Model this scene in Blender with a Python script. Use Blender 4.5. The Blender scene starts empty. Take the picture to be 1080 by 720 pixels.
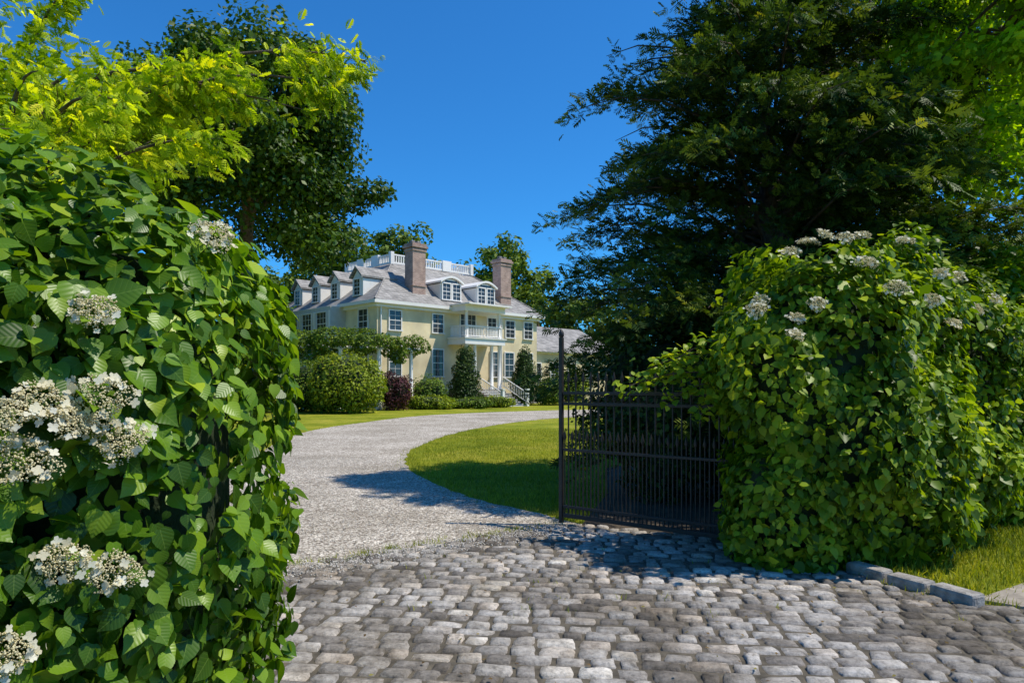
import bpy, math, random
import numpy as np
from mathutils import Vector, noise, Matrix
random.seed(3); rng=np.random.default_rng(5)
scene=bpy.context.scene
COL=scene.collection

# ---------------------------------------------------------------- materials
def newmat(name):
    m=bpy.data.materials.new(name); m.use_nodes=True
    nt=m.node_tree; nt.nodes.clear()
    out=nt.nodes.new('ShaderNodeOutputMaterial')
    return m,nt,out
def N(nt,t,**kw):
    n=nt.nodes.new(t)
    for k,v in kw.items(): setattr(n,k,v)
    return n
def ramp(nt,fac,stops):
    r=N(nt,'ShaderNodeValToRGB'); e=r.color_ramp.elements
    while len(e)<len(stops): e.new(0.5)
    for i,(p,c) in enumerate(stops):
        e[i].position=p; e[i].color=(*c,1) if len(c)==3 else c
    nt.links.new(fac,r.inputs[0]); return r.outputs[0]
def tex_noise(nt,scale,detail=4,vec=None,rough=0.55):
    n=N(nt,'ShaderNodeTexNoise'); n.inputs['Scale'].default_value=scale; n.inputs['Detail'].default_value=detail
    n.inputs['Roughness'].default_value=rough
    if vec is not None: nt.links.new(vec,n.inputs['Vector'])
    return n.outputs[0]
def mult(nt,a,b,fac=1.0,mode='MULTIPLY'):
    m=N(nt,'ShaderNodeMixRGB',blend_type=mode); 
    m.inputs[0].default_value=fac
    nt.links.new(a,m.inputs[1]); nt.links.new(b,m.inputs[2]); return m.outputs[0]
def bump(nt,h,strength=.5,dist=.02):
    b=N(nt,'ShaderNodeBump'); b.inputs['Strength'].default_value=strength; b.inputs['Distance'].default_value=dist
    nt.links.new(h,b.inputs['Height']); return b.outputs[0]

def surf_mat(name,stops,scale=5,rough=.8,bscale=40,bstr=.3,bdist=.01,metal=0,scale2=None,coords='Object'):
    m,nt,out=newmat(name); tc=N(nt,'ShaderNodeTexCoord').outputs[coords]
    c=ramp(nt,tex_noise(nt,scale,6,tc),stops)
    if scale2:
        c=mult(nt,c,ramp(nt,tex_noise(nt,scale2,3,tc),[(.3,(.72,.72,.72)),(.7,(1.1,1.1,1.1))]))
    p=N(nt,'ShaderNodeBsdfPrincipled'); nt.links.new(c,p.inputs['Base Color'])
    p.inputs['Roughness'].default_value=rough; p.inputs['Metallic'].default_value=metal
    nt.links.new(bump(nt,tex_noise(nt,bscale,5,tc),bstr,bdist),p.inputs['Normal'])
    nt.links.new(p.outputs[0],out.inputs[0]); return m

def leaf_mat(name,c_lo,c_mid,c_hi,rough=.45,trans=.3,veins=False,spec=.22,big=0.8):
    m,nt,out=newmat(name)
    a=N(nt,'ShaderNodeAttribute',attribute_name='r')
    old=tuple(min(.9,v*k) for v,k in zip(c_hi,(1.35,1.12,1.2)))
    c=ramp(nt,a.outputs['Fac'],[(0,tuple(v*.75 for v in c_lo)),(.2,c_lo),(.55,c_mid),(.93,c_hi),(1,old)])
    g=N(nt,'ShaderNodeNewGeometry')
    c=mult(nt,c,ramp(nt,tex_noise(nt,big,3,g.outputs['Position']),[(.3,(.6,.68,.6)),(.7,(1.25,1.18,1.1))]))
    p=N(nt,'ShaderNodeBsdfPrincipled'); p.inputs['Roughness'].default_value=rough
    p.inputs['Specular IOR Level'].default_value=spec
    if veins:
        l=N(nt,'ShaderNodeAttribute',attribute_name='luv')
        s=N(nt,'ShaderNodeSeparateXYZ'); nt.links.new(l.outputs['Vector'],s.inputs[0])
        def M(op,a,b=None):
            n=N(nt,'ShaderNodeMath',operation=op)
            for i,x in enumerate((a,b)):
                if x is None: continue
                if isinstance(x,(int,float)): n.inputs[i].default_value=x
                else: nt.links.new(x,n.inputs[i])
            return n.outputs[0]
        ax=M('ABSOLUTE',s.outputs[0])
        w=M('SINE',M('MULTIPLY',M('SUBTRACT',s.outputs[1],M('MULTIPLY',ax,.8)),36.0))
        v1=M('GREATER_THAN',w,.93); v2=M('LESS_THAN',ax,.014); v=M('MAXIMUM',M('MULTIPLY',v1,.45),v2)
        mx=N(nt,'ShaderNodeMixRGB',blend_type='MIX'); nt.links.new(M('MULTIPLY',v,.35),mx.inputs[0]); nt.links.new(c,mx.inputs[1])
        mx.inputs[2].default_value=(.26,.38,.07,1); c=mx.outputs[0]
        nt.links.new(bump(nt,w,.12,.002),p.inputs['Normal'])
    nt.links.new(c,p.inputs['Base Color'])
    t=N(nt,'ShaderNodeBsdfTranslucent')
    tcol=mult(nt,c,ramp(nt,a.outputs['Fac'],[(0,(1.6,1.55,.35)),(1,(1.6,1.55,.35))]))
    nt.links.new(tcol,t.inputs[0])
    mix=N(nt,'ShaderNodeMixShader'); mix.inputs[0].default_value=trans
    nt.links.new(p.outputs[0],mix.inputs[1]); nt.links.new(t.outputs[0],mix.inputs[2])
    nt.links.new(mix.outputs[0],out.inputs[0]); return m

bark=surf_mat('bark',[(.3,(.05,.035,.025)),(.7,(.17,.12,.085))],8,.9,30,.8,.03)
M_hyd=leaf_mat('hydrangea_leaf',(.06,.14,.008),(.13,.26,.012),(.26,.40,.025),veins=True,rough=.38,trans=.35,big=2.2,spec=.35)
M_hyd2=leaf_mat('hydrangea_leaf_yellowish',(.08,.155,.008),(.19,.30,.014),(.36,.46,.03),rough=.42,trans=.38,big=1.2)  # yellower, lighter leaf green of the right-hand hydrangea
M_gold=leaf_mat('golden_leaf',(.20,.33,.008),(.38,.51,.012),(.66,.72,.03),rough=.55,trans=.5,big=1.9)
M_dark=leaf_mat('oak_leaf',(.025,.065,.006),(.055,.115,.01),(.11,.18,.015),rough=.45,trans=.25,big=.35)
M_con=leaf_mat('conifer_leaf',(.035,.075,.014),(.085,.145,.022),(.24,.31,.04),rough=.6,trans=.22,big=.9)
M_maple=leaf_mat('maple_leaf',(.14,.26,.008),(.28,.46,.01),(.48,.64,.02),rough=.5,trans=.5,big=.8)
M_mid=leaf_mat('shrub_leaf',(.06,.12,.01),(.13,.21,.015),(.22,.30,.025),rough=.5,trans=.25,big=.8)
M_yel=leaf_mat('yellow_shrub_leaf',(.12,.18,.01),(.23,.30,.015),(.36,.42,.03),rough=.5,trans=.3,big=.8)
M_ever=leaf_mat('evergreen_leaf',(.02,.05,.008),(.045,.085,.012),(.08,.13,.02),rough=.5,trans=.15,big=.8)
M_purple=leaf_mat('purple_leaf',(.05,.015,.02),(.09,.03,.04),(.14,.05,.06),rough=.5,trans=.2)
M_far=leaf_mat('far_leaf',(.06,.12,.015),(.13,.20,.025),(.21,.29,.035),rough=.6,trans=.25,big=.12)
M_grass=leaf_mat('grass_blade',(.18,.22,.015),(.29,.33,.025),(.46,.46,.06),rough=.6,trans=.35,big=.5)
M_core=surf_mat('dark_core',[(.3,(.008,.018,.003)),(.7,(.022,.042,.008))],6,.95,20,.6,.05)  # near-black filler colour, the shade deep inside the foliage put into it

# ---------------------------------------------------------------- mesh helpers
def link(o,parent=None):
    COL.objects.link(o)
    if parent: o.parent=parent
    return o
def empty(name,loc=(0,0,0),rot=0):
    e=bpy.data.objects.new(name,None); e.location=loc; e.rotation_euler=(0,0,rot); e.empty_display_size=.3
    COL.objects.link(e); return e
def mesh_obj(name,verts,faces,mat,parent=None,smooth=False):
    me=bpy.data.meshes.new(name); me.from_pydata([tuple(v) for v in verts],[],faces)
    me.materials.append(mat)
    if smooth: me.polygons.foreach_set('use_smooth',[True]*len(me.polygons))
    me.update()
    return link(bpy.data.objects.new(name,me),parent)
def norm(a): return a/np.maximum(np.linalg.norm(a,axis=1,keepdims=True),1e-9)
def scatter(name,P,Nn,T,S,tmpl,mat,parent=None,r=None,smooth=False,wj=.15):
    tv,tf=tmpl; tv=np.array(tv,float); n=len(P); V=len(tv)
    Nn=norm(Nn); T=T-(T*Nn).sum(1,keepdims=True)*Nn; T=norm(T+1e-6); B=np.cross(T,Nn)
    wx=S*(1+rng.uniform(-wj,wj,n))
    bz=S*(1+rng.uniform(-.8,1.0,n))
    verts=(P[:,None,:]+wx[:,None,None]*tv[None,:,0,None]*B[:,None,:]+S[:,None,None]*tv[None,:,1,None]*T[:,None,:]
           +bz[:,None,None]*tv[None,:,2,None]*Nn[:,None,:]).reshape(-1,3)
    lens=np.array([len(f) for f in tf]); flat=np.concatenate([np.array(f) for f in tf])
    L=len(flat)
    loops=(flat[None,:]+np.arange(n)[:,None]*V).reshape(-1)
    st=np.concatenate([[0],np.cumsum(lens)[:-1]])
    starts=(st[None,:]+np.arange(n)[:,None]*L).reshape(-1)
    me=bpy.data.meshes.new(name)
    me.vertices.add(n*V); me.vertices.foreach_set('co',verts.ravel().astype(np.float32))
    me.loops.add(len(loops)); me.loops.foreach_set('vertex_index',loops.astype(np.int32))
    me.polygons.add(len(starts)); me.polygons.foreach_set('loop_start',starts.astype(np.int32))
    if smooth: me.polygons.foreach_set('use_smooth',np.ones(len(starts),bool))
    me.update(calc_edges=True)
    if r is None: r=rng.random(n)
    a=me.attributes.new('r','FLOAT','POINT'); a.data.foreach_set('value',np.repeat(r,V).astype(np.float32))
    l=me.attributes.new('luv','FLOAT_VECTOR','POINT'); l.data.foreach_set('vector',np.tile(tv,(n,1)).ravel().astype(np.float32))
    me.materials.append(mat)
    return link(bpy.data.objects.new(name,me),parent)
def tubes(name,paths,mat,parent=None,sides=7):
    vs=[];fs=[]
    for pts,rad in paths:
        b0=len(vs)
        for i,p in enumerate(pts):
            p=Vector(p); d=(Vector(pts[min(i+1,len(pts)-1)])-Vector(pts[max(i-1,0)]))
            d=d.normalized() if d.length>1e-6 else Vector((0,0,1))
            a=d.orthogonal().normalized(); c=d.cross(a)
            for k in range(sides):
                t=2*math.pi*k/sides; vs.append(p+(a*math.cos(t)+c*math.sin(t))*rad[i])
        for i in range(len(pts)-1):
            for k in range(sides):
                k2=(k+1)%sides
                fs.append((b0+i*sides+k,b0+i*sides+k2,b0+(i+1)*sides+k2,b0+(i+1)*sides+k))
    return mesh_obj(name,vs,fs,mat,parent,True)

HEART=([(0,0,0),(-.2,-.06,.03),(-.40,.10,.06),(-.46,.34,.05),(-.36,.60,.01),(-.16,.84,-.07),(0,1.08,-.17),
        (.16,.84,-.07),(.36,.60,.01),(.46,.34,.05),(.40,.10,.06),(.2,-.06,.03),(0,.34,-.03),(0,.62,-.05),(0,.84,-.09)],
       [(0,1,2,12),(2,3,12),(3,4,13,12),(4,5,14,13),(5,6,14),(0,12,10,11),(12,9,10),(12,13,8,9),(13,14,7,8),(14,6,7)])
OVAL=([(0,0,0),(-.36,.3,.05),(-.3,.65,.02),(0,1,-.12),(.3,.65,.02),(.36,.3,.05),(0,.5,-.03)],
      [(0,1,6),(1,2,6),(2,3,6),(3,4,6),(4,5,6),(5,0,6)])
DIAM=([(0,0,0),(-.33,.45,.06),(0,1,0),(.33,.45,.06)],[(0,1,2),(0,2,3)])
BLADE=([(-.06,0,0),(.06,0,0),(.03,.6,.08),(0,1,.3),(-.03,.6,.08)],[(0,1,2,4),(4,2,3)])
def frond(pairs=6,w=.09,ln=.42,droop=0):
    v=[];f=[]
    v+=[(-.015,0,0),(.015,0,0),(0,1,-.06-droop)]; f.append((0,1,2))
    for i in range(pairs):
        y=.08+.82*i/pairs; l=ln*(1-.65*abs(i/pairs-.25)/.75); zz=-droop*y*y
        for s in (-1,1):
            b=len(v)
            v+=[(0,y-w*.3,zz),(s*l*.5,y+l*.38-w*.45,zz+.0),(s*l,y+l*.75,zz-.07),(s*l*.45,y+l*.38+w*.6,zz+.03)]
            f.append((b,b+1,b+2,b+3) if s>0 else (b,b+3,b+2,b+1))
    return v,f
FROND=frond(4,.17,.45,.1); FROND_G=frond(5,.20,.36,.15)

def vnoise(P,f,seed=0.0):
    nf=noise.noise
    return np.array([nf((p[0]*f+seed,p[1]*f+seed*1.3,p[2]*f)) for p in P.tolist()])
def mass_points(blobs,n,power=1.0,amp=.12,freq=1.2,depth=.22,zmin=.0,seed=1.0):
    b=np.array(blobs,float); area=(b[:,3]*b[:,5]+b[:,4]*b[:,5]+b[:,3]*b[:,4])
    idx=rng.choice(len(b),size=int(n*1.7),p=area/area.sum())
    d=norm(rng.normal(size=(len(idx),3)))
    d2=np.sign(d)*np.abs(d)**power if power!=1.0 else d
    c=b[idx,:3]; R=b[idx,3:6]
    P=c+R*d2
    nz=vnoise(P,freq,seed)+.5*vnoise(P,freq*2.6,seed+7)
    sc=1+amp*nz*1.6-depth*rng.random(len(P))**2.0
    P=c+R*d2*sc[:,None]
    keep=P[:,2]>zmin
    for j in range(len(b)):
        q=(P-b[j,:3])/b[j,3:6]
        e=2.0/power
        ins=(np.abs(q)**e).sum(1)**(1/e)
        keep&=(ins>.72)|(idx==j)
    P=P[keep][:n]; d=d[keep][:n]; R=R[keep][:n]
    return P,norm(d/R)
def plant_mass(name,blobs,n,size,tmpl,mat,parent=None,power=1.0,amp=.12,freq=1.2,depth=.22,jit=.55,up=.35,droop=.8,zmin=.02,core=True,seed=1.0,smooth=False,child='leaves'):
    par=parent or empty(name)
    P,Nn=mass_points(blobs,n,power,amp,freq,depth,zmin,seed)
    k=len(P)
    nn=norm(Nn+rng.normal(size=(k,3))*jit+np.array([0,0,up]))
    T=rng.normal(size=(k,3))*.6+Nn*.35+np.array([0,0,-droop])
    S=size*np.clip(rng.normal(.95,.27,k),.35,1.65)
    scatter(child,P,nn,T,S,tmpl,mat,par,smooth=smooth)
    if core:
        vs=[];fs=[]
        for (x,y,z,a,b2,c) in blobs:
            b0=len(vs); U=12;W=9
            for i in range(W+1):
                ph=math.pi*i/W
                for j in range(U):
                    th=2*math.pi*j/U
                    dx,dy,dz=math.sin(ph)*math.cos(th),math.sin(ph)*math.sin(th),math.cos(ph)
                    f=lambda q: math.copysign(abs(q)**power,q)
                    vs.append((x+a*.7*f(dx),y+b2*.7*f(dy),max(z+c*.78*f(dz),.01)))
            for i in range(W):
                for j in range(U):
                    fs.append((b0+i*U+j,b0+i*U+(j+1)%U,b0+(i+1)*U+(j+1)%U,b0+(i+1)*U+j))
        mesh_obj('dark_core_shell',vs,fs,M_core,par)  # closed dark shell added inside the leaves to hide see-through gaps
    return par,P,Nn

# ---------------------------------------------------------------- world + sun
az=math.atan2(.98,-.08); el=math.radians(59)
S=Vector((math.sin(az)*math.cos(el),math.cos(az)*math.cos(el),math.sin(el)))
w=bpy.data.worlds.new("World"); scene.world=w; w.use_nodes=True; nt=w.node_tree
bg=nt.nodes['Background']; sky=nt.nodes.new('ShaderNodeTexSky'); sky.sky_type='NISHITA'; sky.sun_disc=False
sky.sun_elevation=el; sky.sun_rotation=az; sky.dust_density=.3; sky.ozone_density=1.3; sky.air_density=.95
tint=nt.nodes.new('ShaderNodeMixRGB'); tint.blend_type='MULTIPLY'; tint.inputs[0].default_value=1; tint.inputs[2].default_value=(.20,.80,1.36,1)
nt.links.new(sky.outputs[0],tint.inputs[1]); nt.links.new(tint.outputs[0],bg.inputs[0]); bg.inputs[1].default_value=.13
sl=bpy.data.lights.new('sun','SUN'); sl.energy=5.0; sl.angle=math.radians(.5); sl.color=(1,.93,.80)
so=bpy.data.objects.new('sun',sl); COL.objects.link(so); so.rotation_euler=S.to_track_quat('Z','Y').to_euler(); so.location=(20,-10,30)
cam=bpy.data.cameras.new('camera'); cam.lens=24; cam.sensor_width=36; cam.shift_y=.0417; cam.clip_end=3000; cam.clip_start=.05
co=bpy.data.objects.new('camera',cam); COL.objects.link(co); co.location=(0,0,1.6); co.rotation_euler=(math.radians(90),0,0); scene.camera=co
scene.view_settings.view_transform='Standard'; scene.view_settings.look='None'; scene.view_settings.exposure=0

# ---------------------------------------------------------------- ground
def ground_mat():
    m,nt,out=newmat('lawn'); g=N(nt,'ShaderNodeNewGeometry').outputs['Position']
    a=ramp(nt,tex_noise(nt,.45,5,g),[(.3,(.18,.23,.015)),(.5,(.30,.33,.025)),(.7,(.44,.41,.06))])
    c=mult(nt,a,ramp(nt,tex_noise(nt,25,5,g,.7),[(.3,(.5,.55,.4)),(.7,(1.25,1.2,1.2))]))
    c=mult(nt,c,ramp(nt,tex_noise(nt,2.2,4,g,.6),[(.35,(.75,.82,.7)),(.65,(1.15,1.08,1.1))]))
    p=N(nt,'ShaderNodeBsdfPrincipled'); p.inputs['Roughness'].default_value=.9; p.inputs['Specular IOR Level'].default_value=.1
    nt.links.new(c,p.inputs['Base Color']); nt.links.new(bump(nt,tex_noise(nt,60,4,g),.9,.04),p.inputs['Normal'])
    nt.links.new(p.outputs[0],out.inputs[0]); return m
def gravel_mat():
    m,nt,out=newmat('gravel'); g=N(nt,'ShaderNodeNewGeometry').outputs['Position']
    v=N(nt,'ShaderNodeTexVoronoi'); v.inputs['Scale'].default_value=42; nt.links.new(g,v.inputs['Vector'])
    s=N(nt,'ShaderNodeSeparateColor'); nt.links.new(v.outputs['Color'],s.inputs[0])
    c=ramp(nt,s.outputs[0],[(0,(.26,.22,.18)),(.5,(.53,.475,.41)),(1,(.80,.75,.67))])
    c=mult(nt,c,ramp(nt,v.outputs['Distance'],[(.3,(1.1,1.1,1.1)),(.8,(.4,.38,.35))]))
    c=mult(nt,c,ramp(nt,tex_noise(nt,.55,5,g,.6),[(.35,(.78,.76,.72)),(.65,(1.15,1.15,1.15))]))
    c=mult(nt,c,ramp(nt,tex_noise(nt,6,5,g,.7),[(.35,(.7,.69,.67)),(.65,(1.15,1.15,1.15))]))
    p=N(nt,'ShaderNodeBsdfPrincipled'); p.inputs['Roughness'].default_value=.9; p.inputs['Specular IOR Level'].default_value=.2
    nt.links.new(c,p.inputs['Base Color']); nt.links.new(bump(nt,v.outputs['Distance'],-.8,.012),p.inputs['Normal'])
    nt.links.new(p.outputs[0],out.inputs[0]); return m
M_lawn=ground_mat(); M_gravel=gravel_mat()
M_soil=surf_mat('soil',[(.3,(.03,.022,.015)),(.7,(.10,.075,.05))],5,.95,40,.8,.03)
M_joint=surf_mat('joint_dirt',[(.35,(.05,.042,.03)),(.65,(.13,.11,.08))],9,.95,60,.8,.01)
M_conc=surf_mat('sidewalk_concrete',[(.3,(.24,.20,.16)),(.7,(.40,.35,.29))],3,.9,80,.4,.005,scale2=12)
M_kerb=surf_mat('kerb_granite',[(.3,(.17,.155,.14)),(.7,(.44,.41,.37))],14,.85,60,.8,.015)
R=1500
mesh_obj('ground',[(-R,-R,0),(R,-R,0),(R,R,0),(-R,R,0)],[(0,1,2,3)],M_lawn)
O=[(-3.6,3.6),(-4.2,8),(-4.9,11),(-5.5,14),(-6.1,17),(-6.7,20.5),(-6.9,24),(-6.3,28),(-4.6,34.5),(-1.1,39),(4,42.5),(12,45),(22,46)]
I=[(1.5,6.9),(.5,8.2),(-.6,9.7),(-1.7,12.1),(-2.25,14.4),(-2.4,17.2),(-1.9,22),(-.4,27.4),(2,32),(6,36),(11,38),(16,38.5),(22,38)]
def cr(pts,sub=5):
    r=[];n=len(pts)
    for i in range(n-1):
        p0,p1,p2,p3=[np.array(pts[max(0,min(n-1,i+k))],float) for k in (-1,0,1,2)]
        for s in range(sub):
            t=s/sub; r.append(.5*((2*p1)+(-p0+p2)*t+(2*p0-5*p1+4*p2-p3)*t*t+(-p0+3*p1-3*p2+p3)*t**3))
    r.append(np.array(pts[-1],float)); return r
Oc,Ic=cr(O,12),cr(I,12)
def ragged(arr,s): return [p+np.array([noise.noise(Vector((p[0]*2.3,p[1]*2.3,s)))*.09,noise.noise(Vector((p[0]*2.3,p[1]*2.3,s+5)))*.09]) for p in arr]
Oc=ragged(Oc,0);Ic=ragged(Ic,9)
vs=[];fs=[]
for a,b in zip(Oc,Ic): vs+=[(a[0],a[1],.004),(b[0],b[1],.004)]
for i in range(len(Oc)-1): fs.append((2*i,2*i+1,2*i+3,2*i+2))
mesh_obj('gravel_driveway',vs,fs,M_gravel)

POLY=[(-7,2.3),(-3.5,4.8),(-1.97,5.9),(.6,7.75),(2.0,7.2),(2.5,5.9),(2.85,5.75),(3.15,5.1),(3.75,4.75),(9,1.5),(9,.2),(-7,.2)]
BED=[(.75,7.6),(2.2,5.9),(5.5,8.2),(9,11),(9,15),(4,15.5),(1.8,13),(1.4,10)]
WALK=[(3.42,5.03),(3.62,4.86),(3.95,4.66),(9,1.62),(12.5,4.6),(6.2,6.6),(5.0,5.9),(4.1,5.45)]
DRIVE=[tuple(p) for p in Oc]+[tuple(p) for p in Ic[::-1]]
def inv(X,Y,poly):
    c=np.zeros(len(X),bool); n=len(poly); j=n-1
    for i in range(n):
        xi,yi=poly[i];xj,yj=poly[j]
        if yi!=yj:
            c^=((yi>Y)!=(yj>Y))&(X<(xj-xi)*(Y-yi)/(yj-yi)+xi)
        j=i
    return c
mesh_obj('soil_bed',[(x,y,.006) for x,y in BED],[tuple(range(len(BED)))],M_soil)
mesh_obj('cobble_joint_sand',[(x,y,.010) for x,y in [(-9,-6),(9,-6),(9,1.5),(3.75,4.75),(3.15,5.1),(2.85,5.75),(2.5,5.9),(2.0,7.2),(.6,7.75),(-1.97,5.9),(-3.5,4.8),(-9,1.0)]],[tuple(range(12))],M_joint)
def cobble_mat():
    m,nt,out=newmat('granite_sett'); g=N(nt,'ShaderNodeNewGeometry').outputs['Position']
    a=N(nt,'ShaderNodeAttribute',attribute_name='r')
    c=ramp(nt,a.outputs['Fac'],[(0,(.17,.15,.13)),(.18,(.33,.30,.27)),(.4,(.42,.39,.36)),(.62,(.56,.52,.475)),(.8,(.46,.43,.40)),(.92,(.60,.52,.44)),(1,(.78,.73,.66))])
    c=mult(nt,c,ramp(nt,tex_noise(nt,26,8,g,.8),[(.32,(.36,.36,.36)),(.5,(.95,.95,.95)),(.68,(1.3,1.3,1.3))]))
    c=mult(nt,c,ramp(nt,tex_noise(nt,7,6,g,.7),[(.34,(.62,.60,.57)),(.55,(1.05,1.05,1.05))]))
    c=mult(nt,c,ramp(nt,tex_noise(nt,.8,6,g,.65),[(.36,(.50,.46,.40)),(.58,(1.10,1.10,1.10))]))
    p=N(nt,'ShaderNodeBsdfPrincipled'); p.inputs['Roughness'].default_value=.78; p.inputs['Specular IOR Level'].default_value=.22
    nt.links.new(c,p.inputs['Base Color']); nt.links.new(bump(nt,tex_noise(nt,45,6,g,.75),1.0,.018),p.inputs['Normal'])
    nt.links.new(p.outputs[0],out.inputs[0]); return m
M_cob=cobble_mat()
vs=[];fs=[];rv=[]
ang=math.radians(-7); ca,sa=math.cos(ang),math.sin(ang)
yy=-2.0; j=0
us=[-.5,-.44,-.2,.2,.44,.5]; hz=[-.02,.011,.018,.018,.011,-.02]
while yy<10.2:
    roww=random.uniform(.115,.15); j+=1
    xx=-9+random.random()*.3
    while xx<11:
        L=random.choice([random.uniform(.11,.17),random.uniform(.16,.24),random.uniform(.2,.28)]); cx=xx+L/2; xx+=L
        x=cx*ca-yy*sa; y=cx*sa+yy*ca
        if y<.6 or not inv(np.array([x]),np.array([y]),POLY)[0]: continue
        wob=.035*math.sin(cx*1.3+j*.12)+.012*math.sin(cx*4.1+j)+random.uniform(-.005,.005)
        W=roww-.007-random.random()*.014; LL=L-.008-random.random()*.018
        r=random.random(); b0=len(vs); tz=random.uniform(-.009,.007); tlx=random.uniform(-.05,.05); tly=random.uniform(-.06,.06); ra=random.uniform(-.08,.08)
        cut=[random.uniform(.02,.2) for _ in range(4)]; sk=random.uniform(-.1,.1); tp=random.uniform(-.14,.14)
        for iu,u in enumerate(us):
            for iv,v in enumerate(us):
                q=(1 if u>0 else 0)+(2 if v>0 else 0)
                cor=1-cut[q]*max(0,(abs(u)+abs(v)-.7))*2
                lx=u*LL*cor+v*W*sk+random.uniform(-.005,.005); ly=v*W*cor*(1+tp*u)+random.uniform(-.005,.005)
                z=.012+min(hz[iu],hz[iv])+tz+tlx*lx+tly*ly+random.uniform(-.003,.003)
                lx2=lx*math.cos(ra)-ly*math.sin(ra); ly2=lx*math.sin(ra)+ly*math.cos(ra)
                X=cx+lx2; Y=yy+ly2+wob
                vs.append((X*ca-Y*sa,X*sa+Y*ca,z)); rv.append(r)
        for iu in range(5):
            for iv in range(5):
                a=b0+iu*6+iv; fs.append((a,a+6,a+7,a+1))
    yy+=roww
o=mesh_obj('cobblestone_paving',vs,fs,M_cob,smooth=True)
at=o.data.attributes.new('r','FLOAT','POINT'); at.data.foreach_set('value',rv)

px=rng.uniform(-5.5,1.5,26000); py=rng.uniform(5.0,15,26000)
m=inv(px,py,DRIVE)&~inv(px,py,POLY)
P=np.stack([px[m],py[m],np.full(m.sum(),.006)],1)
t=rng.random(2600); gx=-2.4+t*3.0+rng.normal(size=2600)*.1; gy=5.6+t*2.15-np.abs(rng.normal(size=2600))*.28
P=np.concatenate([P,np.stack([gx,gy,np.full(2600,.03)],1)]); n=len(P)
OCT=([(1,0,0),(0,1,0),(-1,0,0),(0,-1,0),(0,0,.7),(0,0,-.5)],[(0,1,4),(1,2,4),(2,3,4),(3,0,4),(1,0,5),(2,1,5),(3,2,5),(0,3,5)])
M_peb=surf_mat('pebble',[(.3,(.3,.27,.23)),(.7,(.70,.65,.58))],30,.85,80,.2,.003)
scatter('loose_gravel',P,np.tile([0,0,1.],(n,1))+rng.normal(size=(n,3))*.4,rng.normal(size=(n,3)),rng.uniform(.004,.012,n),OCT,M_peb,wj=.4)

k=len(WALK)
mesh_obj('sidewalk',[(x,y,z) for z in (.0,.022) for x,y in WALK],[tuple(range(k,2*k))]+[(i,(i+1)%k,k+(i+1)%k,k+i) for i in range(k)],M_conc)
def boxes(name,bl,mat,parent=None,bevel=0):
    vs=[];fs=[]
    for b in bl:
        cx,cy,cz,x,y,z=b[0],b[1],b[2],b[3]/2,b[4]/2,b[5]/2
        v=[(cx+a*x,cy+bb*y,cz+c*z) for a in(-1,1) for bb in(-1,1) for c in(-1,1)]
        f=[(0,1,3,2),(4,6,7,5),(0,4,5,1),(2,3,7,6),(0,2,6,4),(1,5,7,3)]
        k=len(vs)
        if len(b)>6:
            a=b[6]; v=[(b[0]+(q[0]-b[0])*math.cos(a)-(q[1]-b[1])*math.sin(a),b[1]+(q[0]-b[0])*math.sin(a)+(q[1]-b[1])*math.cos(a),q[2]) for q in v]
        vs+=v; fs+=[tuple(i+k for i in q) for q in f]
    o=mesh_obj(name,vs,fs,mat,parent)
    if bevel:
        m=o.modifiers.new('bev','BEVEL'); m.width=bevel; m.segments=2
    return o
ka=math.atan2(-.62,.30)
boxes('granite_kerb',[(2.96,5.66,.03,.34,.15,.14,ka),(3.12,5.34,.025,.31,.16,.14,ka+.05),(3.27,5.02,.033,.33,.15,.14,ka-.04)],M_kerb,bevel=.024)

def grass(name,X,Y,keep,size):
    P=np.stack([X[keep],Y[keep],np.zeros(keep.sum())],1); n=len(P)
    Nn=rng.normal(size=(n,3)); Nn[:,2]*=.2
    T=rng.normal(size=(n,3))*.35+np.array([0,0,1.])
    return scatter(name,P,Nn,T,size*rng.uniform(.5,1.4,n),BLADE,M_grass,wj=.3)
X=rng.uniform(-3,5,110000); Y=7.2+rng.random(110000)**1.5*17
grass('lawn_grass',X,Y,~inv(X,Y,DRIVE)&~inv(X,Y,POLY)&~inv(X,Y,BED)&(X>-2.6),.055)
X=rng.uniform(2.9,9,46000); Y=rng.uniform(4.5,9,46000)
jx=X+rng.normal(size=46000)*.05; jy=Y+rng.normal(size=46000)*.05
grass('verge_grass',X,Y,~inv(X,Y,POLY)&~inv(jx,jy,WALK)&((-.585*X+.81*Y)<3.0)&(X>3.12),.075)
WX=[];WY=[]
for _ in range(75):
    t=rng.random(); x=-1.97+t*2.5; y=5.9+t*1.85+rng.normal()*.08
    for q in range(14): WX.append(x+rng.normal()*.035); WY.append(y+rng.normal()*.03)
for _ in range(45):
    x,y=rng.uniform(-1,3.2),rng.uniform(4.5,6.6)
    for q in range(5): WX.append(x+rng.normal()*.03);WY.append(y+rng.normal()*.02)
for i in range(20,110):
    for a in (Oc[i],Ic[i]):
        for q in range(10): WX.append(a[0]+rng.normal()*.12); WY.append(a[1]+rng.normal()*.12)
for _ in range(160):
    t=rng.random(); x=2.9+t*.42+.09*rng.normal(); y=5.75-t*.85+.05*rng.normal()
    x+=.09
    for q in range(5): WX.append(x+rng.normal()*.02);WY.append(y+rng.normal()*.02)
WX=np.array(WX);WY=np.array(WY)
grass('edge_weeds',WX,WY,np.ones(len(WX),bool),.055)
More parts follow.
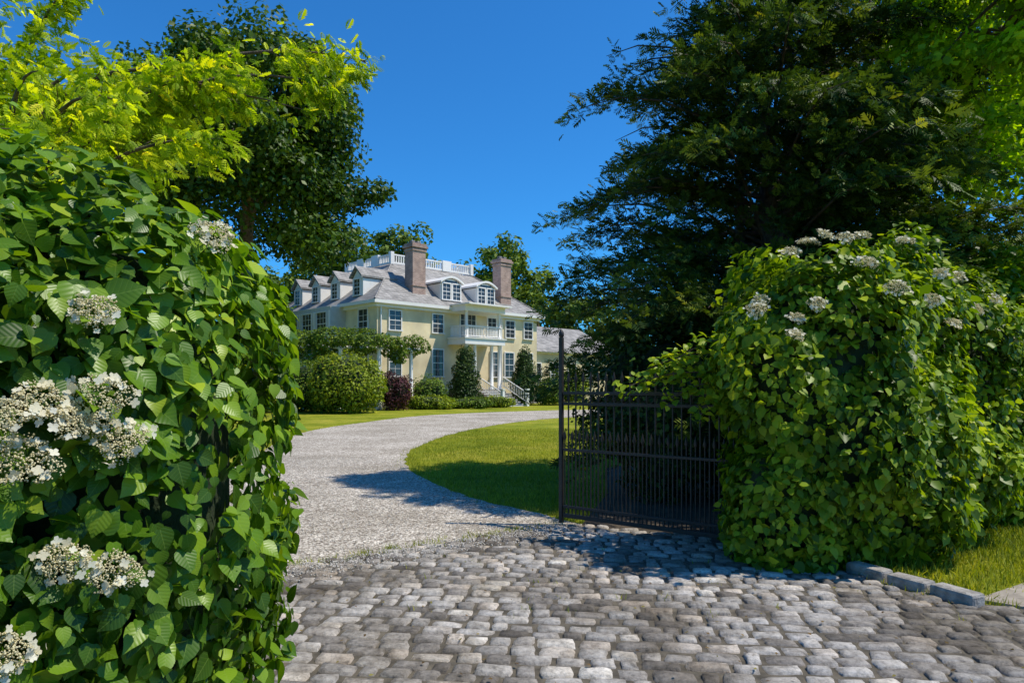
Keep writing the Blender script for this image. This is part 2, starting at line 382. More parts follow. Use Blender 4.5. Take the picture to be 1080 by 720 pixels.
# fallen leaves and litter on the paving
n=500; X=rng.uniform(-1.8,4.5,n); Y=rng.uniform(3.2,8,n); m=inv(X,Y,POLY); P=np.stack([X[m],Y[m],np.full(m.sum(),.038)],1); n=len(P)
M_lit=leaf_mat('dry_leaf',(.12,.07,.03),(.20,.13,.05),(.25,.22,.06),rough=.8,trans=.1)
scatter('fallen_leaves',P,np.tile([0,0,1.],(n,1))+rng.normal(size=(n,3))*.3,rng.normal(size=(n,3)),rng.uniform(.012,.035,n),DIAM,M_lit)

# ---------------------------------------------------------------- boundary wall + hydrangeas
M_wall=surf_mat('wall_stone',[(.3,(.16,.13,.10)),(.7,(.30,.25,.20))],4,.9,25,.8,.03)
u=np.array([.81,.586]); wa=math.atan2(.586,.81)
def onwall(t,base): return base+u*t
BR=np.array([2.84,6.25]); BL=np.array([-1.75,2.78])
c=onwall(3.6,BR); boxes('stone_wall',[(c[0],c[1],.9,6.6,.35,1.8,wa)],M_wall,bevel=.03)
boxes('gate_pillar',[(BR[0],BR[1],1.1,.5,.5,2.2,wa),(BR[0],BR[1],2.25,.6,.6,.12,wa)],M_wall,bevel=.02)
c=onwall(-3.8,BL); boxes('stone_wall',[(c[0],c[1],.9,6.6,.35,1.8,wa)],M_wall,bevel=.03)
boxes('gate_pillar',[(BL[0]-.1,BL[1]-.07,1.0,.4,.4,2.0,wa),(BL[0]-.1,BL[1]-.07,2.05,.5,.5,.1,wa)],M_wall,bevel=.02)

lb=[(BL[0],BL[1],1.2,.76,.76,1.22)]
for t,rr,h in [(.6,.86,2.38),(1.25,.92,2.25),(1.9,.92,2.2),(2.6,.95,2.2),(3.4,.95,2.2)]:
    p=onwall(-t,BL); lb.append((p[0],p[1],h/2,rr,rr,h/2))
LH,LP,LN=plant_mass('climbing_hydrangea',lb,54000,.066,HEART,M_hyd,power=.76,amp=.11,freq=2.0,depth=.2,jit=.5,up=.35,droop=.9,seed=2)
rb=[(BR[0]-.05,BR[1]+.05,1.3,.82,.8,1.62)]
for t,rr,h in [(.7,.72,2.85),(1.4,.72,2.8),(2.2,.78,2.8),(3.1,.85,2.9),(4.1,.9,3.1),(5.2,.95,3.3),(6.4,.95,3.4),(7.8,1.0,3.5)]:
    p=onwall(t,BR); rb.append((p[0],p[1],h/2,rr,rr,h/2))
p=onwall(.5,BR); rb.append((p[0]+.12,p[1]-.25,.9,.78,.62,1.0))
rb.append((BR[0]-.35,BR[1]-.15,.6,.62,.5,.75)); p=onwall(1.6,BR); rb.append((p[0]+.05,p[1]-.1,.7,.85,.6,.8))
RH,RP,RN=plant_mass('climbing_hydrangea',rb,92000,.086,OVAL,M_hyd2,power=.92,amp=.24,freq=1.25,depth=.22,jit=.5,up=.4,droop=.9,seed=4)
def shoots(P,Nn,cnt,l0,l1,steps,size,tmpl,mat,par,spread):
    sp=[];sn=[]
    for i in range(cnt):
        j=rng.integers(len(P)); p=P[j]; nn=Nn[j]
        if p[2]<.5: continue
        d=norm((nn+np.array([0,0,.3])+rng.normal(size=3)*.4)[None])[0]; L=rng.uniform(l0,l1)
        for q in np.linspace(0,1,steps):
            sp.append(p+d*L*q+np.array([0,0,-.12*q*q])*(L/.3)+rng.normal(size=3)*spread); sn.append(d+np.array([0,0,.8]))
    sp=np.array(sp);sn=np.array(sn);k=len(sp)
    scatter('shoots',sp,sn+rng.normal(size=(k,3))*.5,rng.normal(size=(k,3))*.6+np.array([0,0,-.5]),size*rng.uniform(.55,1.2,k),tmpl,mat,par,r=rng.uniform(.5,1,k))
shoots(RP,RN,360,.15,.45,10,.085,OVAL,M_hyd2,RH,.03)
shoots(LP,LN,300,.05,.2,6,.062,HEART,M_hyd,LH,.02)
sp=[];sn=[];st_=[]
for (ax,ay,az_),(bx,by,bz) in [((2.3,6.3,1.6),(1.1,6.9,1.55)),((2.3,6.3,1.75),(1.35,6.8,1.75)),((2.3,6.3,1.5),(1.5,6.6,1.45)),((2.3,6.2,1.9),(1.6,6.6,1.85)),((2.3,6.3,1.65),(1.3,6.95,1.6)),((2.3,6.2,1.35),(1.75,6.4,1.3))]:
    A_=np.array([ax,ay,az_]);B_=np.array([bx,by,bz]); path=[]
    for q in np.linspace(0,1,22):
        c=A_+(B_-A_)*q+np.array([0,0,.14*math.sin(math.pi*q)]); path.append(tuple(c))
        for s in range(6): sp.append(c+rng.normal(size=3)*.06*np.array([1,1,.8])); sn.append([rng.normal()*.5,-.3+rng.normal()*.5,.9])
    st_.append((path,[.006]*22))
sp=np.array(sp);sn=np.array(sn);k=len(sp)
scatter('overhanging_shoots',sp,sn,rng.normal(size=(k,3))*.6+np.array([-.3,0,-.6]),.085*rng.uniform(.6,1.25,k),OVAL,M_hyd2,RH,r=rng.uniform(.4,1,k))
tubes('shoot_stems',st_,bark,RH,5)

def petal_mat(name,c0,c1):
    m,nt,out=newmat(name); a=N(nt,'ShaderNodeAttribute',attribute_name='r')
    c=ramp(nt,a.outputs['Fac'],[(0,c0),(1,c1)])
    d=N(nt,'ShaderNodeBsdfPrincipled'); d.inputs['Roughness'].default_value=.7; nt.links.new(c,d.inputs['Base Color'])
    t=N(nt,'ShaderNodeBsdfTranslucent'); nt.links.new(c,t.inputs[0])
    mx=N(nt,'ShaderNodeMixShader'); mx.inputs[0].default_value=.35
    nt.links.new(d.outputs[0],mx.inputs[1]); nt.links.new(t.outputs[0],mx.inputs[2]); nt.links.new(mx.outputs[0],out.inputs[0]); return m
M_pet=petal_mat('petal_white',(.76,.68,.46),(.86,.83,.68)); M_bud=petal_mat('bud_cream',(.76,.68,.38),(.88,.81,.55))
fv=[(0,0,.0)];ff=[]
for q in range(4):
    a=q*math.pi/2; 
    def rp(x,y,z): return (x*math.cos(a)-y*math.sin(a),x*math.sin(a)+y*math.cos(a),z)
    b=len(fv); fv+=[rp(-.42,.45,.08),rp(-.28,.9,.12),rp(.28,.9,.1),rp(.42,.45,.08)]; ff+=[(0,b,b+1,b+2),(0,b+2,b+3)]
FLORET=(fv,[tuple(reversed(f)) for f in ff])
def flowers(parent,centers,outs,diam):
    FP=[];FN=[];BP=[];BN=[];stems=[]
    for c,o in zip(centers,outs):
        c=np.array(c,float); o=norm(np.array([o],float))[0]; a=norm(np.cross(o,[0,0.1,1])[None])[0]; b=np.cross(o,a)
        R=diam/2*rng.uniform(.75,1.2); lob=rng.uniform(0,6.28)
        for i in range(20):
            th=rng.uniform(0,6.28); rr=R*rng.uniform(.55,1.12)*(1+.15*math.sin(3*th+lob))
            FP.append(c+a*math.cos(th)*rr+b*math.sin(th)*rr*.85+o*(.014-.3*R*(rr/R)**2+rng.normal()*.009)); FN.append(o+rng.normal(size=3)*.4+a*math.cos(th)*.3+b*math.sin(th)*.3)
        for i in range(620):
            th=rng.uniform(0,6.28); rr=R*.92*math.sqrt(rng.random())*(1+.15*math.sin(3*th+lob))
            BP.append(c+a*math.cos(th)*rr+b*math.sin(th)*rr*.85+o*(.004-.25*R*(rr/R)**2+.012*math.sin(th*5+rr*90)+rng.normal()*.006)); BN.append(o)
        stems.append(([c-o*.12,c-o*.02],[.004,.003]))
        for q in range(9):
            th=q*.7; stems.append(([c-o*.05,c+a*math.cos(th)*R*.7+b*math.sin(th)*R*.6-o*.15*R],[.0025,.0015]))
    FP,FN,BP,BN=map(np.array,(FP,FN,BP,BN))
    scatter('flower_petals',FP,FN,rng.normal(size=FP.shape),diam*.09*rng.uniform(.7,1.25,len(FP)),FLORET,M_pet,parent)
    scatter('flower_buds',BP,BN+rng.normal(size=BP.shape)*.5,rng.normal(size=BP.shape),diam*.019*rng.uniform(.6,1.5,len(BP)),OCT,M_bud,parent)
    tubes('flower_stems',stems,M_mid,parent,5)
def onto(c,P,o,rad=.12,extra=.03):
    c=np.array(c,float); o=norm(np.array([o],float))[0]
    d=P-c; along=d@o; perp=np.linalg.norm(d-along[:,None]*o,axis=1)
    m=(perp<rad)&(along>-.6)&(along<.6)
    return c+o*((np.percentile(along[m],98) if m.any() else 0)+extra)
out=np.array([.5,-.8,.5])
fl=[(-1.20,1.70,1.72),(-1.22,1.68,1.54),(-1.07,1.78,1.74),(-1.03,1.82,1.60),(-1.10,1.8,2.0),(-.93,2.25,2.33),(-1.15,1.74,1.25),(-1.04,1.80,1.20),(-1.25,1.66,1.0),(-1.28,1.66,1.64),(-1.12,1.74,1.66)]
fc=[onto(c,LP,out) for c in fl]
flowers(LH,fc,[out+rng.normal(size=3)*.2 for _ in fc],.165)
ro=np.array([.1,-.75,.7])
rl=[(2.45,6.0,2.75),(2.75,6.1,2.85),(2.95,6.2,2.8),(2.05,6.0,2.05),(2.4,5.7,2.2),(2.55,5.6,2.35),(2.3,5.6,1.95),(4.1,6.9,1.75),(3.3,6.4,2.6),(3.6,6.4,1.9),(4.6,7.2,2.0),(2.9,5.8,2.45),(2.2,5.8,2.5),(3.1,5.9,2.1),(3.9,6.5,2.4),(5.2,7.6,1.6),(5.6,7.8,1.9),(3.1,6.3,2.75),(2.6,6.1,2.8),(3.6,6.7,2.6),(4.6,7.2,2.6),(5.0,7.4,2.2)]
rc=[onto(c,RP,ro,.16,.07) for c in rl]
flowers(RH,rc,[ro+rng.normal(size=3)*.25 for _ in rc],.18)

# ---------------------------------------------------------------- iron gate
M_iron=surf_mat('wrought_iron',[(.3,(.010,.010,.011)),(.7,(.025,.024,.024))],20,.5,60,.2,.002)
A=np.array([.56,7.75]); B=np.array([2.4,6.35]); gl=float(np.linalg.norm(B-A)); ga=math.atan2(*(B-A)[::-1])
gate=empty('iron_gate',(A[0],A[1],0),ga)
bl=[(0,0,1.08,.045,.045,2.10),(gl,0,1.05,.055,.055,2.0)]
for z,h in [(.12,.045),(.22,.03),(.86,.03),(1.38,.035),(1.50,.035)]: bl.append((gl/2,0,z,gl-.055,.03,h))
boxes('frame',bl,M_iron,gate,bevel=.004)
paths=[];n=24
def spear(x,z): return [([(x,0,z),(x,0,z+.02),(x,0,z+.05),(x,0,z+.14)],[.009,.009,.022,.001])]
for i in range(1,n):
    x=gl*i/n; top=1.60
    paths.append(([(x,0,.13),(x,0,top)],[.0095,.0095])); paths+=spear(x,top)
    xm=x-gl/n/2; paths.append(([(xm,0,.13),(xm,0,.95)],[.0075,.0075])); paths+=spear(xm,.95)
tubes('pickets',paths,M_iron,gate,6)
rp_=[]
for i in range(n):
    x=gl*(i+.5)/n; rp_.append(([(x+.034*math.cos(t),0,1.44+.036*math.sin(t)) for t in np.linspace(0,2*math.pi,11)],[.005]*11))
tubes('scroll_rings',rp_,M_iron,gate,5)
tubes('finial',[([(0,0,2.12),(0,0,2.15),(0,0,2.19),(0,0,2.23)],[.015,.032,.028,.002])],M_iron,gate,10)

# ---------------------------------------------------------------- conifer
def conifer(name,base,H,prof,nb,seed,mat,spray=.30,zl=.5):
    r=random.Random(seed); par=empty(name,(0,0,0)); bx,by=base
    paths=[]
    for (dx,dy),h,rad in [((0,0),H,.20),((.5,.25),H*.88,.13),((-.45,.2),H*.82,.12)]:
        pts=[(bx+dx*.3*min(1,t*5)+dx*t*.9+.08*math.sin(t*7+dx*9),by+dy*t+.3*dy,h*t) for t in np.linspace(0,1,10)]
        paths.append((pts,[rad*(1-t*.93)*(1.35 if t==0 else 1) for t in np.linspace(0,1,10)]))
    P=[];Nn=[];T=[];RR=[]; nf=noise.noise
    for i in range(nb):
        t=(i+.5)/nb; z0=zl+(H-zl-.2)*t**1.05
        azm=i*2.39996+r.uniform(-.3,.3)
        Lm=max(.15,np.interp(z0+.6,*prof)*r.uniform(.72,1.04))
        d=Vector((math.cos(azm),math.sin(azm),0)); rise=r.uniform(.1,.75)
        sd=Vector((-d.y,d.x,0)); bend=r.uniform(-.2,.2)
        def pos(s): return Vector((bx,by,z0))+d*(Lm*s)+sd*(bend*Lm*s*s)+Vector((0,0,Lm*(rise*s-(.2+rise*.35)*s**3)))
        paths.append(([pos(s) for s in np.linspace(0,.95,6)],[.035*(1-s*.88)*min(1,Lm/2+.3) for s in np.linspace(0,1,6)]))
        nn=max(4,int(Lm/.12))
        for k in range(nn):
            s=.2+.8*(k+.5)/nn; p=pos(s)
            if nf(p*1.15+Vector((seed,0,0)))<-.2 and r.random()<.8: continue
            fw=(pos(min(s+.05,1.05))-pos(s-.05)).normalized()
            tl=Lm*.24*(1.2-s)*r.uniform(.6,1.3)+.1
            for side in (-1,1):
                td=(fw*.75+sd*side*.8+Vector((0,0,r.uniform(-.25,.45)))).normalized()
                m=max(2,int(tl/.085))
                for q in range(m):
                    f=(q+.6)/m; pp=p+td*tl*f+Vector((r.gauss(0,.03),r.gauss(0,.03),-.08*f*f+r.gauss(0,.05)))
                    P.append(pp[:]) 
                    dr=(td+sd*side*r.uniform(-.6,.6)+fw*r.uniform(-.2,.6)+Vector((0,0,r.uniform(-.5,.5)))).normalized()
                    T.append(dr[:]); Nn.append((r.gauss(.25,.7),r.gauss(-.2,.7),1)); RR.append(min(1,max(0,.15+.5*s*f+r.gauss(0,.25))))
    P=np.array(P); T=np.array(T); Nn=np.array(Nn)
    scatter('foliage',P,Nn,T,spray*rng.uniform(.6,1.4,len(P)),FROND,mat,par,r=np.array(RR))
    tubes('trunk_and_branches',paths,bark,par,6)
    return par
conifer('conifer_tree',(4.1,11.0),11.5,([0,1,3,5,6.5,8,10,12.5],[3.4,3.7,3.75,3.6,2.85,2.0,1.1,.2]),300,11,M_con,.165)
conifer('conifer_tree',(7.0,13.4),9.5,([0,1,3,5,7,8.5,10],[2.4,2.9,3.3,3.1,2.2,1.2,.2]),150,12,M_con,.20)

# ---------------------------------------------------------------- broadleaf trees
def broadleaf(name,base,ctr,rad,ncl,lpc,leaf,mat,seed,trunk=.35,clump=.22,tmpl=DIAM,flat=.8,low=-.75,r0=.45,hang=.4):
    r=np.random.default_rng(seed); par=empty(name)
    d=norm(r.normal(size=(ncl*2,3))); d=d[d[:,2]>low][:ncl]; n=len(d)
    rr=r0+(1-r0)*r.random(n)**.5
    C=np.array(ctr)+d*np.array(rad)*rr[:,None]
    C+= (vnoise(C,.35,seed)[:,None])*d*np.array(rad)*.35
    cr_=np.mean(rad)*clump*r.uniform(.6,1.35,n)
    idx=np.repeat(np.arange(n),lpc); dd=norm(r.normal(size=(len(idx),3)))
    q=r.random(len(idx))**.45
    P=C[idx]+dd*(cr_[idx]*q)[:,None]*np.array([1.15,1.15,flat])
    Nn=dd+np.array([0,0,.5])+r.normal(size=dd.shape)*.6
    T=r.normal(size=dd.shape)+dd*.4+np.array([0,0,-hang])
    ok=P[:,2]>.05
    scatter('foliage',P[ok],Nn[ok],T[ok],leaf*r.uniform(.6,1.35,ok.sum()),tmpl,mat,par,r=np.clip(r.random(ok.sum())*.7+.3*r.random(n)[idx][ok],0,1))
    b=np.array([base[0],base[1],0.]); fork=np.array(ctr)-np.array([0,0,rad[2]*.55]); top=np.array(ctr)+np.array([0,0,rad[2]*.5])
    def lp(a,c,m=6,bend=.08):
        L=np.linalg.norm(c-a); o=r.normal(size=3)*bend*L
        return [a+(c-a)*t+o*math.sin(math.pi*t) for t in np.linspace(0,1,m)]
    paths=[(lp(b,fork,6,.03),list(np.linspace(trunk*1.25,trunk*.75,6))),(lp(fork,top,6,.05),list(np.linspace(trunk*.75,trunk*.12,6)))]
    for i in r.choice(n,size=min(n,34),replace=False):
        s=fork+(top-fork)*r.random()*.7; paths.append((lp(s,C[i],6),list(np.linspace(trunk*.32,trunk*.04,6))))
    tubes('trunk_and_limbs',paths,bark,par,7); return par
broadleaf('oak_tree',(-13.8,31),(-12.0,31,12.0),(5.1,5.0,5.6),165,440,.24,M_dark,21,trunk=.4,clump=.23)
broadleaf('maple_tree',(14.5,18.5),(14,18,10),(4.6,4.0,5),120,300,.22,M_maple,22,trunk=.28,clump=.22)
broadleaf('maple_tree',(8.6,10.2),(7.2,9.2,6.9),(2.0,1.5,2.3),90,300,.115,M_maple,25,trunk=.12,clump=.22)
broadleaf('deciduous_tree',(-22.0,48),(-22.0,48,6.5),(5,4.5,6),90,260,.34,M_mid,27,trunk=.4,clump=.24)
P=[];Nn=[]
r=np.random.default_rng(8)
par=empty('distant_trees')
TR=[(-34,80,15,8),(-27,76,14,6),(-21,74,17,4.5),(-16,74,19.0,5.0),(-11.5,76,19.5,4.5),(-8,82,14,6),(-1.5,78,18.5,4.8),(3,80,15.5,5),(9,80,12,6),(17,76,12,7),(26,72,13,7),(36,70,14,8),(46,64,15,8),(-46,76,17,9),(50,50,14,8),(-58,60,18,9),(24,60,9,5)]
for x,y,h,rd in TR:
    for c in range(46):
        d=norm(r.normal(size=(1,3)))[0]; d[2]=abs(d[2]) if r.random()<.6 else d[2]
        C=np.array([x,y,h*.55])+d*np.array([rd,rd,h*.45])*(.45+.5*r.random()**.5)
        k=110; dd=norm(r.normal(size=(k,3))); P.append(C+dd*(rd*.25*r.random((k,1))**.4)*r.uniform(.7,1.3)); Nn.append(dd+[0,0,.5])
P=np.concatenate(P);Nn=np.concatenate(Nn); ok=P[:,2]>0;P=P[ok];Nn=Nn[ok];k=len(P)
scatter('foliage',P,Nn+rng.normal(size=(k,3))*.5,rng.normal(size=(k,3)),.5*rng.uniform(.6,1.3,k),DIAM,M_far,par)
tubes('trunks',[([(x,y,0),(x,y,h*.7)],[.4,.15]) for x,y,h,_ in TR],bark,par)

def golden():
    r=random.Random(5); par=empty('golden_locust_tree'); b=Vector((-3.4,4.3,0))
    paths=[([b,b+Vector((.05,0,1.2)),b+Vector((.1,-.05,2.3)),b+Vector((.0,.1,3.2))],[.11,.09,.07,.05])]
    P=[];T=[];Nn=[]
    ends=[((-1.0,4.7,3.82),.5),((-1.15,4.6,3.6),.4),((-1.35,4.5,3.4),.4),((-1.75,4.4,3.4),.4),((-2.1,3.6,3.1),.3),
          ((-2.5,3.6,3.25),.3),((-2.2,2.9,2.65),.25),((-2.7,3.2,2.9),.25),((-2.6,4.6,3.7),.3),((-3.0,4.0,3.5),.25),((-2.9,3.4,3.3),.2),((-3.3,3.3,3.0),.25),((-3.4,3.0,2.7),.2),
          ((-3.8,4.3,3.6),.25),((-2.4,3.1,2.5),.2),((-2.1,4.9,3.3),.3),((-2.5,5.2,3.6),.3),((-1.65,3.9,3.0),.3),
          ((-2.55,2.7,2.5),.2),((-2.0,2.85,2.45),.15),((-2.3,2.5,2.35),.15),((-1.75,2.6,2.5),.15),((-2.9,4.6,4.35),.3),((-3.6,4.4,4.5),.3),((-3.1,3.9,4.25),.2),((-4.2,4.6,4.4),.2)]
    for (ex,ey,ez),arc in ends:
        s=b+Vector((.1,0,r.uniform(1.8,3.1))); e=Vector((ex,ey,ez)); L=(e-s).length; o=Vector((r.uniform(-.1,.1),r.uniform(-.1,.1),arc))
        pos=lambda t:s+(e-s)*t+o*math.sin(math.pi*t)
        paths.append(([pos(t) for t in np.linspace(0,1,9)],[.022*(1-.88*t) for t in np.linspace(0,1,9)]))
        m=int(L/.04)
        for k in range(m):
            t=.22+.78*k/m; p=pos(t); fw=(pos(min(1,t+.03))-pos(t-.03)).normalized()
            if noise.noise(p*2.3)<-.18: continue
            sd=fw.cross(Vector((0,0,1))).normalized()
            for side in (-1,1):
                tw=(fw*.6+sd*side*r.uniform(.3,1)+Vector((0,0,r.uniform(-.35,.4)))).normalized(); tl=r.uniform(.03,.40)*(1.2-t)
                pp=p+tw*tl
                if r.random()<.25: paths.append(([p,pp],[.004,.0015]))
                for q in range(5):
                    P.append(tuple(pp+Vector((r.gauss(0,.05),r.gauss(0,.05),r.gauss(-.04,.06)))));T.append(tuple(tw+fw*.4+Vector((r.gauss(0,.5),r.gauss(0,.5),-1.1+r.gauss(0,.4)))));Nn.append((r.gauss(.3,.9),r.gauss(-.2,.9),.8))
    P=np.array(P);T=np.array(T);Nn=np.array(Nn)
    scatter('foliage',P,Nn,T,.08*rng.uniform(.6,1.4,len(P)),FROND_G,M_gold,par)
    tubes('trunk_and_limbs',paths,bark,par,6)
golden()
broadleaf('golden_tree',(-5.4,6.8),(-5.0,6.6,3.9),(1.9,1.7,.95),60,240,.10,M_gold,31,trunk=.12,clump=.26,tmpl=FROND_G,hang=.8)

# ---------------------------------------------------------------- shrubs
def shrub(name,x,y,rx,h,n,leaf,mat,power=1.0,amp=.14,lobes=5,ry=None,cone=False,seed=1):
    ry=ry or rx
    if cone: bl=[(x,y,h*.28,rx,ry,h*.34),(x,y,h*.5,rx*.82,ry*.82,h*.32),(x,y,h*.72,rx*.55,ry*.55,h*.27)]
    else:
        rr=random.Random(seed); bl=[(x,y,h*.48,rx,ry,h*.52)]
        for i in range(lobes):
            a=i*6.28/lobes+rr.random(); bl.append((x+math.cos(a)*rx*.55,y+math.sin(a)*ry*.55,h*rr.uniform(.35,.6),rx*.5,ry*.5,h*.38))
    return plant_mass(name,bl,n,leaf,DIAM,mat,power=power,amp=amp,freq=1.6,depth=.25,seed=seed)
shrub('round_shrub',-9.2,38,2.05,3.4,9000,.15,M_yel,seed=3)
shrub('conical_evergreen',-3.3,47.9,1.15,4.4,6000,.13,M_ever,cone=True,amp=.16,seed=4)
shrub('conical_evergreen',.95,52,1.1,4.5,6000,.13,M_ever,cone=True,amp=.16,seed=5)
shrub('purple_shrub',-7.2,42,1.0,2.3,3500,.13,M_purple,amp=.25,seed=6)
shrub('shrub',-12.0,40,1.6,3.0,5000,.15,M_mid,seed=7)
shrub('shrub',-14.6,38,1.8,2.7,4000,.16,M_yel,seed=8)
shrub('shrub',-5.6,45.4,1.2,2.1,3500,.14,M_mid,amp=.25,seed=9)
shrub('shrub',-5.2,43.6,1.6,.9,3000,.12,M_yel,ry=.8,amp=.25,seed=10)
shrub('shrub',-2.9,44.8,1.6,.75,2600,.12,M_mid,ry=.7,amp=.3,seed=11)
shrub('shrub',-1.0,46.6,1.1,.8,2000,.12,M_yel,ry=.6,amp=.3,seed=12)
shrub('shrub',2.9,52.2,1.1,2.2,3000,.14,M_mid,seed=13)
shrub('shrub',4.6,53.5,1.4,2.8,3000,.15,M_yel,seed=14)
shrub('shrub',-7.4,44.3,.9,1.7,2200,.13,M_yel,amp=.3,seed=15)
shrub('shrub',-16.8,36,1.8,3.0,4000,.17,M_mid,seed=16)
shrub('understory_shrub',2.35,10.0,1.15,2.5,10000,.085,M_ever,amp=.35,seed=17)
shrub('understory_shrub',4.4,9.6,1.5,2.9,10000,.085,M_ever,amp=.3,seed=18)
shrub('background_shrub',12,14,3.0,4.6,9000,.16,M_mid,ry=2.5,amp=.25,seed=19)
shrub('background_shrub',9.0,12.6,2.0,4.4,9000,.12,M_mid,ry=1.8,amp=.3,seed=20)

# ---------------------------------------------------------------- house
M_stucco=surf_mat('cream_stucco',[(.3,(.76,.62,.37)),(.7,(.84,.70,.44))],1.5,.85,60,.25,.01,scale2=.5)
M_white=surf_mat('white_paint',[(.3,(.78,.75,.70)),(.7,(.85,.82,.77))],3,.5,40,.1,.003)
M_sidew=surf_mat('pale_grey_wall',[(.3,(.54,.51,.46)),(.7,(.64,.61,.56))],3,.7,40,.1,.01)  # pale grey wall tone for the side bay and rear wing
def brickmat(name,c1,c2,cm,scale,bw,bh,ms=.02,rough=.85):
    m,nt,out=newmat(name); tc=N(nt,'ShaderNodeTexCoord').outputs['Object']
    s=N(nt,'ShaderNodeSeparateXYZ'); nt.links.new(tc,s.inputs[0]); cb=N(nt,'ShaderNodeCombineXYZ')
    ad=N(nt,'ShaderNodeMath',operation='ADD'); nt.links.new(s.outputs[0],ad.inputs[0]); nt.links.new(s.outputs[1],ad.inputs[1])
    nt.links.new(ad.outputs[0],cb.inputs[0]); nt.links.new(s.outputs[2],cb.inputs[1])
    b=N(nt,'ShaderNodeTexBrick'); nt.links.new(cb.outputs[0],b.inputs['Vector'])
    b.inputs['Color1'].default_value=(*c1,1); b.inputs['Color2'].default_value=(*c2,1); b.inputs['Mortar'].default_value=(*cm,1)
    b.inputs['Scale'].default_value=scale; b.inputs['Brick Width'].default_value=bw; b.inputs['Row Height'].default_value=bh; b.inputs['Mortar Size'].default_value=ms
    c=mult(nt,b.outputs['Color'],ramp(nt,tex_noise(nt,1.6,4,tc),[(.3,(.7,.7,.7)),(.7,(1.25,1.25,1.25))]))
    p=N(nt,'ShaderNodeBsdfPrincipled'); p.inputs['Roughness'].default_value=rough; nt.links.new(c,p.inputs['Base Color'])
    nt.links.new(p.outputs[0],out.inputs[0]); return m
M_slate=brickmat('slate_roof',(.22,.205,.19),(.36,.335,.31),(.10,.10,.10),1,.35,.16,.014,.7)
M_brick=brickmat('chimney_brick',(.26,.12,.09),(.44,.26,.20),(.42,.35,.30),1,.24,.08,.016)
def glassm():
    m,nt,out=newmat('window_glass'); p=N(nt,'ShaderNodeBsdfPrincipled')
    p.inputs['Base Color'].default_value=(.04,.045,.05,1); p.inputs['Roughness'].default_value=.08; p.inputs['Specular IOR Level'].default_value=.6
    nt.links.new(p.outputs[0],out.inputs[0]); return m
M_glass=glassm()
house=empty('stucco_mansion',(-9.1,46,0),math.radians(45))
Wd,Dp,EZ=15.8,14.0,7.15
boxes('walls',[(Wd/2,Dp/2,EZ/2,Wd,Dp,EZ)],M_stucco,house)
boxes('foundation',[(Wd/2,Dp/2,.45,Wd+.12,Dp+.12,.9)],surf_mat('foundation_stone',[(.3,(.22,.21,.19)),(.7,(.35,.33,.30))],2,.9,30,.5,.02),house)
boxes('cornice',[(Wd/2,Dp/2,EZ+.02,Wd+1.0,Dp+1.0,.22),(Wd/2,Dp/2,EZ-.2,Wd+.4,Dp+.4,.216)],M_white,house)
def hip(name,x0,y0,x1,y1,z0,z1,ins,mat):
    v=[(x0,y0,z0),(x1,y0,z0),(x1,y1,z0),(x0,y1,z0),(x0+ins,y0+ins,z1),(x1-ins,y0+ins,z1),(x1-ins,y1-ins,z1),(x0+ins,y1-ins,z1)]
    return mesh_obj(name,v,[(0,1,5,4),(1,2,6,5),(2,3,7,6),(3,0,4,7),(4,5,6,7),(3,2,1,0)],mat,house)
hip('roof',-.5,-.5,Wd+.5,Dp+.5,EZ+.135,10.6,4.3,M_slate)
tubes('ridge_caps',[([(-.5,-.5,EZ+.16),(3.8,3.8,10.63)],[.06,.06]),([(Wd+.5,-.5,EZ+.16),(Wd-3.8,3.8,10.63)],[.06,.06]),([(-.5,Dp+.5,EZ+.16),(3.8,Dp-3.8,10.63)],[.06,.06])],M_slate,house,6)
tx0,ty0,tx1,ty1=3.9,3.9,Wd-3.9,Dp-3.9; bb=[]
for (xa,ya,xb,yb) in [(tx0,ty0,tx1,ty0),(tx0,ty0,tx0,ty1),(tx1,ty0,tx1,ty1),(tx0,ty1,tx1,ty1)]:
    L=math.hypot(xb-xa,yb-ya); ho=abs(xb-xa)>abs(yb-ya); cx,cy=(xa+xb)/2,(ya+yb)/2
    for z,h in [(10.78,.14),(11.4,.1)]:
        bb.append((cx,cy,z,(L-.3) if ho else .12,.12 if ho else (L-.3),h))
    k=int(L/.22)
    for i in range(1,k):
        t=i/k; bb.append((xa+(xb-xa)*t,ya+(yb-ya)*t,11.10,.08,.08,.5))
    for t in (0.333,.667): bb.append((xa+(xb-xa)*t,ya+(yb-ya)*t,11.12,.9 if ho else .25,.25 if ho else .9,.86))
for x,y in [(tx0,ty0),(tx1,ty0),(tx0,ty1),(tx1,ty1)]: bb.append((x,y,11.13,.3,.3,.94))
boxes('roof_balustrade',bb,M_white,house)
hip('upper_roof_deck',4.2,4.2,Wd-4.2,Dp-4.2,10.61,11.1,1.0,M_slate)
for x,y in [(3.95,1.0),(12.7,1.0)]:
    boxes('chimney',[(x,y,9.3,1.15,.95,4.6),(x,y,11.25,1.28,1.08,.12),(x,y,11.5,1.42,1.22,.16),(x,y,11.66,1.25,1.05,.14),(x,y,8.7,1.27,1.07,.12)],M_brick,house)
    boxes('chimney_pots',[(x-.25,y,11.85,.28,.28,.24),(x+.25,y,11.85,.28,.28,.24)],M_slate,house)
    boxes('chimney_flashing',[(x,y,7.55,1.22,1.02,.25)],M_slate,house)
FR=[];GL=[]
